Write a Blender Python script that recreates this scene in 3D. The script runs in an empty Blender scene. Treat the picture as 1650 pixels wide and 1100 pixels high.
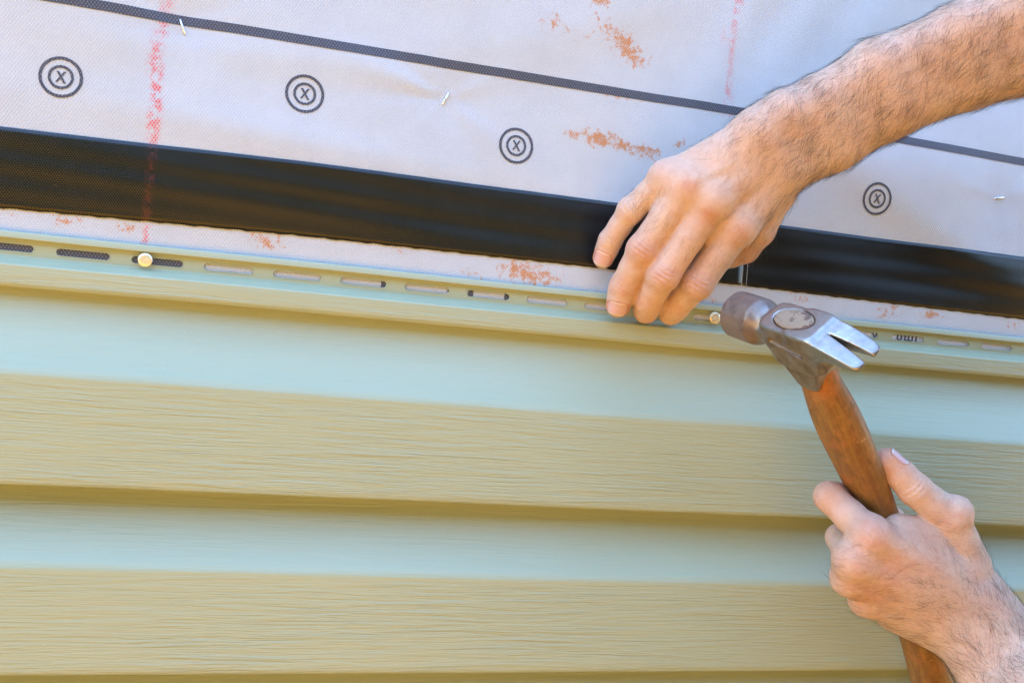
import bpy, bmesh, math, random
import numpy as np
from mathutils import Vector, Matrix
S = bpy.context.scene
COL = S.collection
R = math.radians

# ------------------------------------------------------------------ camera
PSI, RHO, CAM_D, LENS = R(16.8), R(5.39), 0.653, 35.0
FPX = LENS/36*1650
AX = np.array([math.sin(PSI), math.cos(PSI), 0.0])
R0 = np.array([math.cos(PSI), -math.sin(PSI), 0.0])
U0 = np.array([0.0, 0.0, 1.0])
RX = R0*math.cos(RHO) + U0*math.sin(RHO)
UX = U0*math.cos(RHO) - R0*math.sin(RHO)
CPOS = np.array([0.0, -CAM_D, 0.0])
cam = bpy.data.cameras.new('camera')
cam.lens = LENS; cam.sensor_width = 36; cam.clip_start = 0.02; cam.clip_end = 500
camo = bpy.data.objects.new('camera', cam); COL.objects.link(camo)
M = Matrix.Identity(4)
for i in range(3):
    M[i][0], M[i][1], M[i][2], M[i][3] = RX[i], UX[i], -AX[i], CPOS[i]
camo.matrix_world = M
S.camera = camo
S.render.resolution_x, S.render.resolution_y = 1024, 682

# ------------------------------------------------------------------ sky and sun
SUN_EL, SUN_AZ = R(60), R(-45)          # azimuth from +y towards +x: the sun stands behind the house, the wall is in open shade
w = bpy.data.worlds.new('World'); S.world = w; w.use_nodes = True
nt = w.node_tree; nt.nodes.clear()
sky = nt.nodes.new('ShaderNodeTexSky'); sky.sky_type = 'NISHITA'; sky.sun_disc = False
sky.sun_elevation = SUN_EL; sky.sun_rotation = SUN_AZ
sky.air_density = 1.0; sky.dust_density = 0.1; sky.ozone_density = 1.2
bg = nt.nodes.new('ShaderNodeBackground'); bg.inputs[1].default_value = 0.15
wo = nt.nodes.new('ShaderNodeOutputWorld')
nt.links.new(sky.outputs[0], bg.inputs[0]); nt.links.new(bg.outputs[0], wo.inputs[0])
sl = bpy.data.lights.new('sun', 'SUN'); sl.energy = 2.1; sl.angle = R(0.5); sl.color = (1, .93, .82)
slo = bpy.data.objects.new('sun', sl); COL.objects.link(slo)
sd = Vector((math.sin(SUN_AZ)*math.cos(SUN_EL), math.cos(SUN_AZ)*math.cos(SUN_EL), math.sin(SUN_EL)))
slo.rotation_euler = sd.to_track_quat('Z', 'Y').to_euler()
slo.location = (3, 3, 6)
S.view_settings.view_transform = 'Standard'; S.view_settings.look = 'None'
S.view_settings.gamma = 1; S.view_settings.use_curve_mapping = False
S.view_settings.exposure = 3.3
S.cycles.max_bounces = 8

# ------------------------------------------------------------------ helpers
def at(px, py, o):
    """point at o millimetres in front of the wall plane seen at photo pixel (px, py)"""
    d = AX*FPX + RX*(px-825) - UX*(py-550)
    return CPOS + d*((CAM_D - o*.001)/d[1])

def link(name, me, mat=None, parent=None, smooth=False):
    o = bpy.data.objects.new(name, me); COL.objects.link(o)
    if mat is not None: me.materials.append(mat)
    if parent is not None: o.parent = parent
    if smooth:
        me.polygons.foreach_set('use_smooth', [True]*len(me.polygons))
    return o

def mesh(name, v, f):
    me = bpy.data.meshes.new(name); me.from_pydata([tuple(map(float, p)) for p in v], [], [tuple(map(int, q)) for q in f]); me.update(); return me

def empty(name, loc=(0, 0, 0)):
    o = bpy.data.objects.new(name, None); o.empty_display_size = .02; COL.objects.link(o); o.location = loc; return o

def tag(o, label=None, cat=None, group=None, kind=None):
    for k, v in (('label', label), ('category', cat), ('group', group), ('kind', kind)):
        if v: o[k] = v
    return o

def attr(me, name, vals):
    a = me.attributes.new(name, 'FLOAT', 'POINT'); a.data.foreach_set('value', np.asarray(vals, dtype=np.float32))

def gridmesh(name, X, Y, Z):
    n, m = X.shape
    v = np.stack([X, Y, Z], -1).reshape(-1, 3)
    i = np.arange(n*m).reshape(n, m)
    f = np.stack([i[:-1, :-1], i[1:, :-1], i[1:, 1:], i[:-1, 1:]], -1).reshape(-1, 4)
    me = bpy.data.meshes.new(name)
    me.from_pydata(v.tolist(), [], f.tolist()); me.update(); return me

class NT:
    """small wrapper for building shader graphs"""
    def __init__(s, name):
        s.m = bpy.data.materials.new(name); s.m.use_nodes = True
        s.t = s.m.node_tree; s.t.nodes.clear()
        s.out = s.n('ShaderNodeOutputMaterial'); s.b = s.n('ShaderNodeBsdfPrincipled')
        s.l(s.b.outputs[0], s.out.inputs[0])
        s.tc = s.n('ShaderNodeTexCoord')
    def n(s, k, **kw):
        x = s.t.nodes.new(k)
        for a, b in kw.items(): setattr(x, a, b)
        return x
    def l(s, a, b): s.t.links.new(a, b)
    def set(s, sock, v):
        if hasattr(v, 'is_linked'): s.l(v, sock)
        else: sock.default_value = v
    def p(s, **kw):
        for k, v in kw.items(): s.set(s.b.inputs[k.replace('_', ' ')], v)
    def math(s, op, a, b=0.0, c=None, clamp=False):
        x = s.n('ShaderNodeMath', operation=op, use_clamp=clamp); s.set(x.inputs[0], a); s.set(x.inputs[1], b)
        if c is not None: s.set(x.inputs[2], c)
        return x.outputs[0]
    def map(s, vec, scale=(1, 1, 1), loc=(0, 0, 0), rot=(0, 0, 0)):
        x = s.n('ShaderNodeMapping'); s.l(vec, x.inputs[0]); x.inputs[1].default_value = loc; x.inputs[2].default_value = rot; x.inputs[3].default_value = scale
        return x.outputs[0]
    def noise(s, vec, scale, detail=4, rough=.55, dist=0.0):
        x = s.n('ShaderNodeTexNoise'); s.l(vec, x.inputs['Vector']); x.inputs['Scale'].default_value = scale
        x.inputs['Detail'].default_value = detail; x.inputs['Roughness'].default_value = rough; x.inputs['Distortion'].default_value = dist
        return x.outputs[0]
    def vor(s, vec, scale, feat='F1', out=0):
        x = s.n('ShaderNodeTexVoronoi', feature=feat); s.l(vec, x.inputs['Vector']); x.inputs['Scale'].default_value = scale
        return x.outputs[out]
    def ramp(s, v, lo, hi, a=0.0, b=1.0):
        x = s.n('ShaderNodeMapRange', clamp=True); s.l(v, x.inputs[0])
        for i, q in enumerate((lo, hi, a, b)): x.inputs[i+1].default_value = q
        return x.outputs[0]
    def mix(s, f, a, b, mode='MIX'):
        x = s.n('ShaderNodeMix', data_type='RGBA', blend_type=mode)
        s.set(x.inputs[0], f); s.set(x.inputs[6], a); s.set(x.inputs[7], b); return x.outputs[2]
    def bump(s, h, strength=.3, dist=.001, nrm=None):
        x = s.n('ShaderNodeBump'); s.l(h, x.inputs['Height']); s.set(x.inputs['Strength'], strength); x.inputs['Distance'].default_value = dist
        if nrm is not None: s.l(nrm, x.inputs['Normal'])
        return x.outputs[0]
    def attr(s, name):
        x = s.n('ShaderNodeAttribute'); x.attribute_name = name; return x.outputs['Fac']
    def sep(s, v):
        x = s.n('ShaderNodeSeparateXYZ'); s.l(v, x.inputs[0]); return x.outputs
def C4(r, g, b): return (r, g, b, 1)

# ------------------------------------------------------------------ materials
def mat_vinyl():
    m = NT('vinyl'); v = m.tc.outputs['Object']
    g1 = m.noise(m.map(v, (14, 1, 250)), 1.0, 3, .6, .9)
    g2 = m.noise(m.map(v, (22, 1, 900), (3, 0, 1)), 1.0, 3, .6, .3)
    g = m.math('ADD', m.math('MULTIPLY', g1, .7), m.math('MULTIPLY', g2, .3))
    broad = m.noise(m.map(v, (3, 3, 5)), 1.0, 3)
    st = m.math('MULTIPLY', m.attr('grain'), m.ramp(m.noise(m.map(v, (7, 1, 26), (5, 0, 2)), 1, 2), .3, .62, .6, 1))
    col = m.mix(m.ramp(broad, .35, .7), C4(*VINYL), C4(VINYL[0]*.94, VINYL[1]*.94, VINYL[2]*.92))
    dirt = m.ramp(m.noise(m.map(v, (60, 60, 90)), 1.0, 4, .7), .71, .78)
    col = m.mix(m.math('MULTIPLY', dirt, .35), col, C4(.45, .25, .11))
    sp = m.ramp(m.vor(v, 130), .035, .02)
    sp = m.math('MULTIPLY', sp, m.ramp(m.noise(v, 9, 2), .6, .64))
    col = m.mix(sp, col, C4(.85, .84, .8))
    m.p(Base_Color=col, Roughness=m.ramp(g2, .3, .7, .30, .42), Specular_IOR_Level=.5)
    m.p(Normal=m.bump(g, st, .0021)); return m.m

def weave(m, v, sc):
    """plain woven relief running along two diagonals"""
    a = m.n('ShaderNodeTexWave', wave_type='BANDS', bands_direction='X'); m.l(m.map(v, (1, 1, 1), (0, 0, 0), (0, R(38), 0)), a.inputs[0]); a.inputs[1].default_value = sc; a.inputs[2].default_value = .6; a.inputs['Detail Scale'].default_value = 3
    b = m.n('ShaderNodeTexWave', wave_type='BANDS', bands_direction='X'); m.l(m.map(v, (1, 1, 1), (0, 0, 0), (0, R(-30), 0)), b.inputs[0]); b.inputs[1].default_value = sc; b.inputs[2].default_value = .6; b.inputs['Detail Scale'].default_value = 3
    return m.math('MULTIPLY', a.outputs[1], b.outputs[1])

def mat_wrap():
    m = NT('wrap_fabric'); v = m.tc.outputs['Object']
    wv = weave(m, v, 190)
    thr = m.n('ShaderNodeTexWave', wave_type='BANDS', bands_direction='X'); m.l(v, thr.inputs[0]); thr.inputs[1].default_value = 160; thr.inputs[2].default_value = 1.5
    cloud = m.noise(v, 28, 5, .6)
    col = m.mix(m.ramp(cloud, .35, .7), C4(.49, .535, .58), C4(.455, .495, .54))
    fl = m.ramp(m.noise(v, 700, 2), .42, .62)
    col = m.mix(m.math('MULTIPLY', fl, .10), col, C4(.40, .42, .46))
    dots = m.ramp(m.noise(m.map(v, (1, 1, 1)), 620, 2, .6), .44, .58)
    dots2 = m.ramp(wv, .12, .5)
    spk = m.ramp(m.noise(v, 240, 4, .7), .42, .60)
    # red chalk snapped along the studs, caught on the raised threads
    ch = m.math('MULTIPLY', m.attr('chalk'), m.math('MULTIPLY', m.math('ADD', m.math('MULTIPLY', dots2, .55), .22), spk, clamp=True), clamp=True)
    ch = m.math('MULTIPLY', ch, 2.6, clamp=True)
    col = m.mix(ch, col, C4(.62, .085, .085))
    rn = m.math('ADD', m.attr('rust'), m.math('MULTIPLY', m.math('SUBTRACT', m.noise(v, 230, 8, .74), .5), 3.6))
    ru = m.math('MULTIPLY', m.ramp(rn, .42, .95), m.math('ADD', m.math('MULTIPLY', dots2, .7), .45), clamp=True)
    ru = m.math('MULTIPLY', ru, m.ramp(m.attr('rust'), .02, .18, 0, 1.7), clamp=True)
    col = m.mix(m.math('MULTIPLY', ru, .95, clamp=True), col, C4(.48, .16, .006))
    ha = m.math('MULTIPLY', m.attr('rust'), .12, clamp=True)
    col = m.mix(ha, col, C4(.50, .34, .19))
    m.p(Base_Color=col, Roughness=.48, Specular_IOR_Level=.35)
    h = m.math('ADD', m.math('MULTIPLY', wv, 1.0), m.math('MULTIPLY', m.noise(v, 900, 2), .5))
    h = m.math('ADD', h, m.math('MULTIPLY', thr.outputs[1], .12))
    m.p(Normal=m.bump(h, .40, .0007)); return m.m

def mat_ink():
    m = NT('grey_ink'); v = m.tc.outputs['Object']
    d = m.ramp(m.math('ADD', weave(m, v, 190), m.math('MULTIPLY', m.noise(v, 800, 2), .6)), .35, .95)
    col = m.mix(d, C4(.034, .039, .058), C4(.13, .14, .185))
    m.p(Base_Color=col, Roughness=.5); return m.m

def mat_tape():
    m = NT('black_woven_film'); v = m.tc.outputs['Object']
    wv = weave(m, v, 250)
    col = m.mix(m.ramp(m.noise(v, 40, 4), .4, .7), C4(.003, .003, .0035), C4(.006, .005, .0045))
    ch = m.math('MULTIPLY', m.attr('chalk'), m.ramp(m.noise(v, 300, 3, .7), .40, .65))
    col = m.mix(m.math('MULTIPLY', ch, .14), col, C4(.5, .06, .05))
    col = m.mix(m.math('MULTIPLY', m.ramp(m.noise(v, 110, 5, .75), .70, .80), .4), col, C4(.25, .14, .07))
    m.p(Base_Color=col, Roughness=m.ramp(m.noise(v, 60, 3), .3, .7, .13, .22), Specular_IOR_Level=.5)
    h = m.math('ADD', wv, m.math('MULTIPLY', m.noise(v, 500, 2), .3))
    m.p(Normal=m.bump(h, .27, .0006)); return m.m

def simple(name, col, rough=.5, metal=0.0, var=.15, scale=200, bump=.0):
    m = NT(name); v = m.tc.outputs['Object']; n = m.noise(v, scale, 4, .6)
    m.p(Base_Color=m.mix(m.ramp(n, .3, .7), C4(*[c*(1-var) for c in col]), C4(*[min(1, c*(1+var)) for c in col])), Roughness=m.ramp(n, .3, .7, rough*.85, min(1, rough*1.2)), Metallic=metal)
    if bump: m.p(Normal=m.bump(n, bump, .0005))
    return m.m

VINYL = (.368, .414, .280)
M_VINYL = mat_vinyl(); M_WRAP = mat_wrap(); M_INK = mat_ink(); M_TAPE = mat_tape()
M_STEEL = simple('galvanised_wire', (.82, .82, .80), .28, 1.0, .1, 900)
M_BOARD = simple('sheathing_board', (.42, .30, .18), .8, 0, .3, 40)
M_BRASS = simple('coated_nail_steel', (.86, .74, .50), .38, .85, .12, 700, .3)

# ------------------------------------------------------------------ setting: ground and the house wall
GZ = -1.43
BLOCKER_Y, BLOCKER_W, BLOCKER_H = 9.0, 4.0, 9.0
def mat_ground():
    m = NT('clay_ground'); v = m.tc.outputs['Object']
    n = m.noise(v, 1.3, 8, .65); n2 = m.noise(v, 14, 6, .7)
    col = m.mix(m.ramp(n, .3, .7), C4(.48, .215, .026), C4(.43, .21, .03))
    col = m.mix(m.ramp(n2, .55, .75), col, C4(.30, .20, .09))
    m.p(Base_Color=col, Roughness=.95, Specular_IOR_Level=.2, Normal=m.bump(n2, .6, .03)); return m.m
g0 = np.array([-200, -90, -45, -24, -14, -9, -6, -4, -2, 0, 2, 4, 6, 9, 14, 24, 45, 90, 200.])
GX, GY = np.meshgrid(g0, g0, indexing='ij')
go = link('ground', gridmesh('ground', GX, GY, np.zeros_like(GX)+GZ), mat_ground()); tag(go, kind='structure')
# unseen dark bank, added to block the pale horizon sky from the wall
bx, by = np.linspace(-60, 60, 90), np.concatenate([np.linspace(-40, -BLOCKER_Y-9, 8), np.linspace(-BLOCKER_Y-8.5, -BLOCKER_Y, 30)])
BX, BY = np.meshgrid(bx, by, indexing='ij')
bt = np.clip((-BLOCKER_Y-BY)/BLOCKER_W, 0, 1); bt = bt*bt*(3-2*bt)
BZ = GZ-.05+bt*(BLOCKER_H+.7*np.sin(BX*.21+1)+.4*np.sin(BX*.57))+bt*.25*np.sin(BX*1.9+BY*2.3)*np.sin(BY*1.7-BX)
tag(link('horizon_blocker', gridmesh('horizon_blocker', BX, BY, BZ), simple('dark_green_blocker', (.035, .045, .02), .9, 0, .4, 2.0), None, True), kind='structure')

def box(name, lo, hi, mat, parent=None, bev=0.0):
    bm = bmesh.new(); bmesh.ops.create_cube(bm, size=1)
    for q in bm.verts: q.co = Vector([lo[i] + (q.co[i]+.5)*(hi[i]-lo[i]) for i in range(3)])
    if bev: bmesh.ops.bevel(bm, geom=bm.edges[:], offset=bev, segments=2, affect='EDGES')
    me = bpy.data.meshes.new(name); bm.to_mesh(me); bm.free(); return link(name, me, mat, parent)
wall = box('wall', (-3.5, .004, GZ-.05), (3.2, .17, 1.3), M_BOARD); tag(wall, kind='structure')

# ------------------------------------------------------------------ house wrap
STAPLES = [((290, 30), (298, 55)), ((724, 148), (714, 168)), ((1602, 320), (1616, 318))]
def staple_c(s):
    p, q = at(*s[0], 0), at(*s[1], 0); return (p+q)/2
rng = np.random.default_rng(4)
def wrap_h(x, z):
    """outward bulge of the house wrap, in metres"""
    x = np.asarray(x, float); z = np.asarray(z, float)
    h = .0016*np.sin(x*9.1+z*14+.6)+.0007*np.sin(x*21-z*17+2)+.0005*np.sin(x*5-z*41)
    h = h+.0004*np.sin(x*47+z*29+1)*np.sin(z*38-x*11)
    for k, s in enumerate(STAPLES):
        c = staple_c(s); dx, dz = x-c[0], z-c[2]; d = np.hypot(dx, dz); an = np.arctan2(dz, dx)
        h = h-.0024*np.exp(-(d/.026)**2)
        for a0, wd, am, ln in ([(2.9, .16, .0013, .06), (3.25, .14, -.0007, .07), (2.2, .2, .0008, .035), (.5, .2, .0009, .04), (-.6, .22, .0009, .06), (-2.2, .2, .0007, .03)] if k == 1 else [(3.0, .2, .0007, .05), (.35, .2, .0006, .05), (-1.2, .25, .0006, .04), (1.6, .2, .0004, .04)]):
            da = np.angle(np.exp(1j*(an-a0)))
            h = h+1.9*am*np.exp(-(da/wd)**2)*(d/.012)/(1+(d/.012)**1.0)*np.exp(-d/ln)
    # soft diagonal buckles towards the upper right and below the arm
    for cx, cz, th, wd, ln, am in [(.42, .29, 1.05, .018, .10, .0022), (.36, .27, 1.15, .014, .09, .0016), (.48, .30, .9, .02, .1, .002), (.53, .118, -.35, .016, .10, .0016), (.50, .150, -.25, .018, .12, .0014), (.57, .16, -.2, .02, .1, .0016), (.03, .115, -.05, .012, .12, .0010), (.22, .22, .4, .02, .1, .0012), (0, .165, .05, .012, .09, .0008)]:
        dx, dz = x-cx, z-cz; s_ = dx*math.cos(th)+dz*math.sin(th); t_ = -dx*math.sin(th)+dz*math.cos(th)
        h = h+1.5*am*np.exp(-(t_/wd)**2-(s_/ln)**2)
    return h*np.clip((z-.040)/.045, .02, 1)*np.clip((x+.50)/.2, 0, 1)*np.clip((1.1-x)/.15, 0, 1)*np.clip((.60-z)/.2, 0, 1)
def wy(x, z, off=0.0): return -wrap_h(x, z)-off-.0005

xs = np.concatenate([np.linspace(-3.4, -.56, 20), np.arange(-.55, -.255, .01), np.arange(-.25, .86, .0035), np.arange(.87, 1.13, .01), np.linspace(1.2, 3.1, 16)])
zs = np.concatenate([np.linspace(-1.3, -.03, 8), np.arange(-.02, .36, .003), np.arange(.37, .62, .012), np.linspace(.66, 1.28, 12)])
WX, WZ = np.meshgrid(xs, zs, indexing='ij')
wrap = empty('house_wrap', (0, 0, 0)); tag(wrap, 'white woven house wrap with grey printed lines, red chalk marks and rust stains', 'house wrap')
wme = gridmesh('wrap_sheet', WX, wy(WX, WZ), WZ)
chalk = np.zeros_like(WX); rust = np.zeros_like(WX)
def line_mask(x, x0, wd): return np.exp(-((x-x0)/wd)**4)
cx = -.0435 + .003*np.sin(WZ*31) + .0012*np.sin(WZ*110); cx = np.where(WZ < .06, -.0446, cx)
chalk += line_mask(WX, cx, np.where(WZ < .06, .0016, .0036))*(WZ > .03)*(.75+.25*np.sin(WZ*60))
chalk += .55*line_mask(WX, .3427+.0012*np.sin(WZ*50), .0026)*(WZ > .175)
chalk += .35*np.exp(-((WX-.336)/.004)**2-((WZ-.235)/.006)**2)
for px, py, rx, ry, am, th in [(1010, 75, 30, 13, .75, 35), (1025, 92, 18, 14, .5, 0), (985, 55, 34, 10, .5, 25), (970, 2, 14, 8, .8, 0), (895, 40, 22, 12, .45, 10), (930, 60, 20, 10, .3, 0),
                              (965, 224, 24, 8, 1.0, 8), (1005, 234, 26, 8, .7, 15), (1050, 248, 18, 10, .6, 30), (922, 214, 9, 5, .7, 0), (1095, 232, 12, 6, .5, -20), (990, 150, 26, 6, .6, 8),
                              (850, 440, 40, 13, .70, 5), (760, 442, 14, 5, .5, 0), (885, 448, 16, 9, .45, 0), (640, 404, 30, 4, .4, 5), (430, 388, 22, 10, .55, 10), (110, 355, 18, 8, .45, 0), (205, 366, 14, 5, .6, 0), (20, 345, 10, 6, .45, 0), (1500, 507, 16, 6, .7, 0), (1430, 500, 24, 14, .42, 0), (1290, 480, 16, 10, .45, 0), (1630, 524, 14, 6, .4, 0), (1060, 470, 20, 8, .4, 0), (1125, 480, 30, 10, .4, 0)]:
    c = at(px, py, 0); s = 1/2.45e3; dx, dz = WX-c[0], WZ-c[2]; t = -R(th)
    a, b = dx*math.cos(t)+dz*math.sin(t), -dx*math.sin(t)+dz*math.cos(t)
    rust = np.maximum(rust, am*np.exp(-(a/(rx*s*1.45))**2-(b/(ry*s*1.5))**2))
rust = np.maximum(rust*1.25, .07*(WZ < .056))
attr(wme, 'chalk', chalk.ravel()); attr(wme, 'rust', rust.ravel())
sheet = link('wrap_sheet', wme, M_WRAP, wrap, True)

def on_wrap(name, polys, off=.0003, mat=None, parent=wrap):
    v, f = [], []
    for V, F in polys:
        b = len(v); v += [(x, float(wy(x, z, off)), z) for x, z in V]; f += [[i+b for i in q] for q in F]
    return link(name, mesh(name, v, f), mat or M_INK, parent, True)
def strip(x0, x1, zf0, zf1, n=120, k=3):
    X = np.linspace(x0, x1, n); V, F = [], []
    for x in X:
        for j in range(k): V.append((x, zf0(x)+(zf1(x)-zf0(x))*j/(k-1)))
    for i in range(n-1):
        for j in range(k-1):
            q = i*k+j; F.append([q, q+k, q+k+1, q+1])
    return V, F
lz = lambda x: np.interp(x, [-.3, -.103, .064, .308, .612, .9], [.1772, .1780, .1794, .1821, .1821, .1821])
on_wrap('printed_line', [strip(-1.0, 1.6, lambda x: lz(x)-.0030, lambda x: lz(x)+.0030, 700)])
def ring(cx, cz, r0, r1, n=72):
    V, F = [], []
    for i in range(n):
        a = 2*math.pi*i/n
        for r in (r0, (r0+r1)/2, r1): V.append((cx+r*math.cos(a), cz+r*math.sin(a)))
    for i in range(n):
        j = (i+1) % n
        for k in (0, 1): F.append([i*3+k, j*3+k, j*3+k+1, i*3+k+1])
    return V, F
def bar(p, q, w, cut=None, n=5):
    """thick stroke from p to q with horizontal ends"""
    V, F = [], []
    for i in range(n):
        t = i/(n-1); x, z = p[0]+(q[0]-p[0])*t, p[1]+(q[1]-p[1])*t
        V += [(x-w/2, z), (x+w/2, z)]
    for i in range(n-1): F.append([2*i, 2*i+1, 2*i+3, 2*i+2])
    return V, F
for k, (mx, mz) in enumerate([(-.0991, .1316), (.0435, .1450), (.1871, .1331), (.331, .139), (.4751, .1344), (-.2417, .135), (.618, .128)]):
    if k == 3 or k == 5: continue
    if k == 6: continue
    X = [bar((mx-.0022, mz-.0032), (mx+.0022, mz+.0036), .0013), bar((mx+.0024, mz-.0036), (mx-.0020, mz+.0034), .0015)]
    X = [X[0]] + [([(x, z) for x, z in X[1][0]], X[1][1])]
    on_wrap('printed_target_mark', [ring(mx, mz, .0105, .0123), ring(mx, mz, .0056, .0072)])
    on_wrap('printed_letter', X, .0004)
# parts of a large printed word that show through the nailing slots
w_ = []
w_.append(strip(-.30, -.0225, lambda x: .016, lambda x: .0325, 40))
w_.append(([(-.0225, .016), (-.0225, .0325), (-.017, .027), (-.0195, .016)], [[0, 3, 2, 1]]))
for a, b in [(612.8, 620.5), (721, 726), (754.6, 762.5), (813, 823)]:
    xa, xb = at(a, 468, 0)[0], at(b, 468, 0)[0]; w_.append(([(xa, .014), (xb, .014), (xb, .0335), (xa, .0335)], [[0, 1, 2, 3]]))
for px, dx in [(1408, .0005), (1416, 0)]:
    x = at(px, 541, 0)[0]; w_.append(bar((x-.002, .026), (x+.002, .0325), .0013)); w_.append(bar((x+.0022, .026), (x-.0018, .0325), .0012))
for px in (1445, 1451, 1457, 1463, 1469, 1475):
    x = at(px, 545, 0)[0]; w_.append(bar((x, .0295), (x, .0335), .0016))
    if px in (1445, 1457, 1463): w_.append(bar((x+.0012, .0290), (x+.0012, .0302), .0030))
for q in w_: on_wrap('printed_stroke', [q])

# ------------------------------------------------------------------ staples
def tube(path, r, n=8, closed=True):
    """swept tube of radius r (number or list) along a list of points"""
    P = np.array(path, float); m = len(P); rr = np.broadcast_to(np.asarray(r, float), (m,))
    T = np.gradient(P, axis=0); T /= np.linalg.norm(T, axis=1)[:, None]
    up = np.array([.13, .21, .97]); V = []
    for i in range(m):
        if i == 0:
            s_ = np.cross(T[i], up); s_ /= np.linalg.norm(s_)
        else:
            s_ = s_-T[i]*(s_@T[i]); s_ /= np.linalg.norm(s_)
        t_ = np.cross(T[i], s_)
        for k in range(n):
            a = 2*math.pi*k/n; V.append(P[i]+rr[i]*(s_*math.cos(a)+t_*math.sin(a)))
    F = [[i*n+k, i*n+(k+1) % n, (i+1)*n+(k+1) % n, (i+1)*n+k] for i in range(m-1) for k in range(n)]
    if closed: F += [list(range(n))[::-1], [(m-1)*n+k for k in range(n)]]
    return V, F
SL = ['steel staple just below the grey line beside the left chalk mark', 'steel staple in the middle with creases spreading from it', 'steel staple lying nearly level at the right below the arm']
for k, s in enumerate(STAPLES):
    p, q = at(*s[0], 1), at(*s[1], 1); o_ = .0016
    y = min(wy(p[0], p[2]), wy(q[0], q[2]))-.0007
    P = [(p[0], y+.006, p[2]), (p[0], y+.0010, p[2])] + [tuple(np.array([p[0], y, p[2]])+(np.array([q[0], y, q[2]])-np.array([p[0], y, p[2]]))*t) for t in (.07, .5, .93)] + [(q[0], y+.0010, q[2]), (q[0], y+.006, q[2])]
    o = link('staple', mesh('staple', *tube(P, .00062, 8)), M_STEEL, None, True)
    tag(o, SL[k], 'staple', 'staples holding the house wrap')

# ------------------------------------------------------------------ black tape
def tape_piece(name, x0, x1, off, lab, edge=False):
    zt = lambda x: np.interp(x, [-.6, -.13, .051, .270, .403, .621, 1.2], [.094, .0974, .1018, .1043, .1047, .1063, .109])
    zb = lambda x: np.interp(x, [-.6, -.1255, .0476, .253, .408, .626, 1.2], [.047, .0501, .0545, .0570, .0567, .0565, .058])
    X = np.concatenate([[x0], np.arange(math.ceil(x0/.003)*.003, x1, .003), [x1]]) if x1-x0 < 1.3 else np.arange(x0, x1, .004)
    K = np.linspace(0, 1, 18); GX_, T = np.meshgrid(X, K, indexing='ij')
    rag = .0004*np.sin(GX_*900)*np.sin(GX_*317)
    Z = zb(GX_)+rag*(T < .02)+(zt(GX_)-zb(GX_))*T
    b = .0004*np.sin(T*math.pi)*(1+.5*np.sin(GX_*6+1))+.00034*np.sin(T*7.5+1.2*np.sin(GX_*5.5)+GX_*4)*(.6+.4*np.sin(GX_*7))+.00022*np.sin(T*19+GX_*11+2*np.sin(GX_*8))+.00022*np.sin(GX_*31+T*3)
    Y = wy(GX_, Z, off)-b*np.sin(np.clip(T, .0, 1)*math.pi)**.5
    me = gridmesh(name, GX_, Y, Z)
    attr(me, 'chalk', line_mask(GX_, -.0445, .0012).ravel())
    o = link(name, me, M_TAPE, None, True)
    md = o.modifiers.new('thickness', 'SOLIDIFY'); md.thickness = .0003; md.offset = 1 if me.polygons[0].normal.y > 0 else -1
    return tag(o, lab, 'tape', 'lengths of black tape on the house wrap')
tape_piece('sealing_tape', -1.1, .3715, .0008, 'long black woven tape running left from under the fingers')
tape_piece('sealing_tape', .3690, 1.7, .0005, 'black tape continuing to the right behind the hammer')
o = link('tape_end_threads', mesh('tape_end_threads', *tube([(.3717+.0002*math.sin(i*2.1), float(wy(.3717, z, .0014)), z) for i, z in enumerate(np.linspace(.0555, .078, 24))], .00022, 5)), simple('pale_thread', (.30, .30, .29)), bpy.data.objects['sealing_tape'], True)

# ------------------------------------------------------------------ vinyl siding
def zslope(x): return .0055*(x-.1)
def extrude_profile(name, prof, grains, parent, x0=-1.5, x1=2.2, mat=None, tilt=1.0, ph=0.0):
    X = np.concatenate([np.linspace(x0, -.27, 8), np.arange(-.25, .9, .012), np.linspace(.95, x1, 8)])
    o = np.array([p[0] for p in prof])*.001; z = np.array([p[1] for p in prof])*.001
    GX_, O = np.meshgrid(X, o, indexing='ij'); _, Z = np.meshgrid(X, z, indexing='ij')
    wob = .0006*np.sin(GX_*11+ph)+.0003*np.sin(GX_*27+ph*2)
    me = gridmesh(name, GX_, -O-wob*np.clip(O/.012, 0, 1), Z+zslope(GX_)*tilt+wob*.4)
    attr(me, 'grain', np.tile(np.array(grains, float), (len(X), 1)).ravel())
    ob = link(name, me, mat or M_VINYL, parent, True)
    return ob
def rounded(pts, r=1.0, n=4):
    """polyline with its corners rounded by r millimetres; carries a grain value per point"""
    out = [pts[0]]
    for i in range(1, len(pts)-1):
        p, c, q = [np.array(k[:2], float) for k in pts[i-1:i+2]]
        rr = pts[i][3] if len(pts[i]) > 3 else r
        a = c+(p-c)/np.linalg.norm(p-c)*min(rr, .45*np.linalg.norm(p-c)); b = c+(q-c)/np.linalg.norm(q-c)*min(rr, .45*np.linalg.norm(q-c))
        for k in range(n+1):
            t = k/n; m_ = (1-t)**2*a+2*t*(1-t)*c+t*t*b; out.append((m_[0], m_[1], pts[i][2]))
    out.append(pts[-1]); return out
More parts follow.
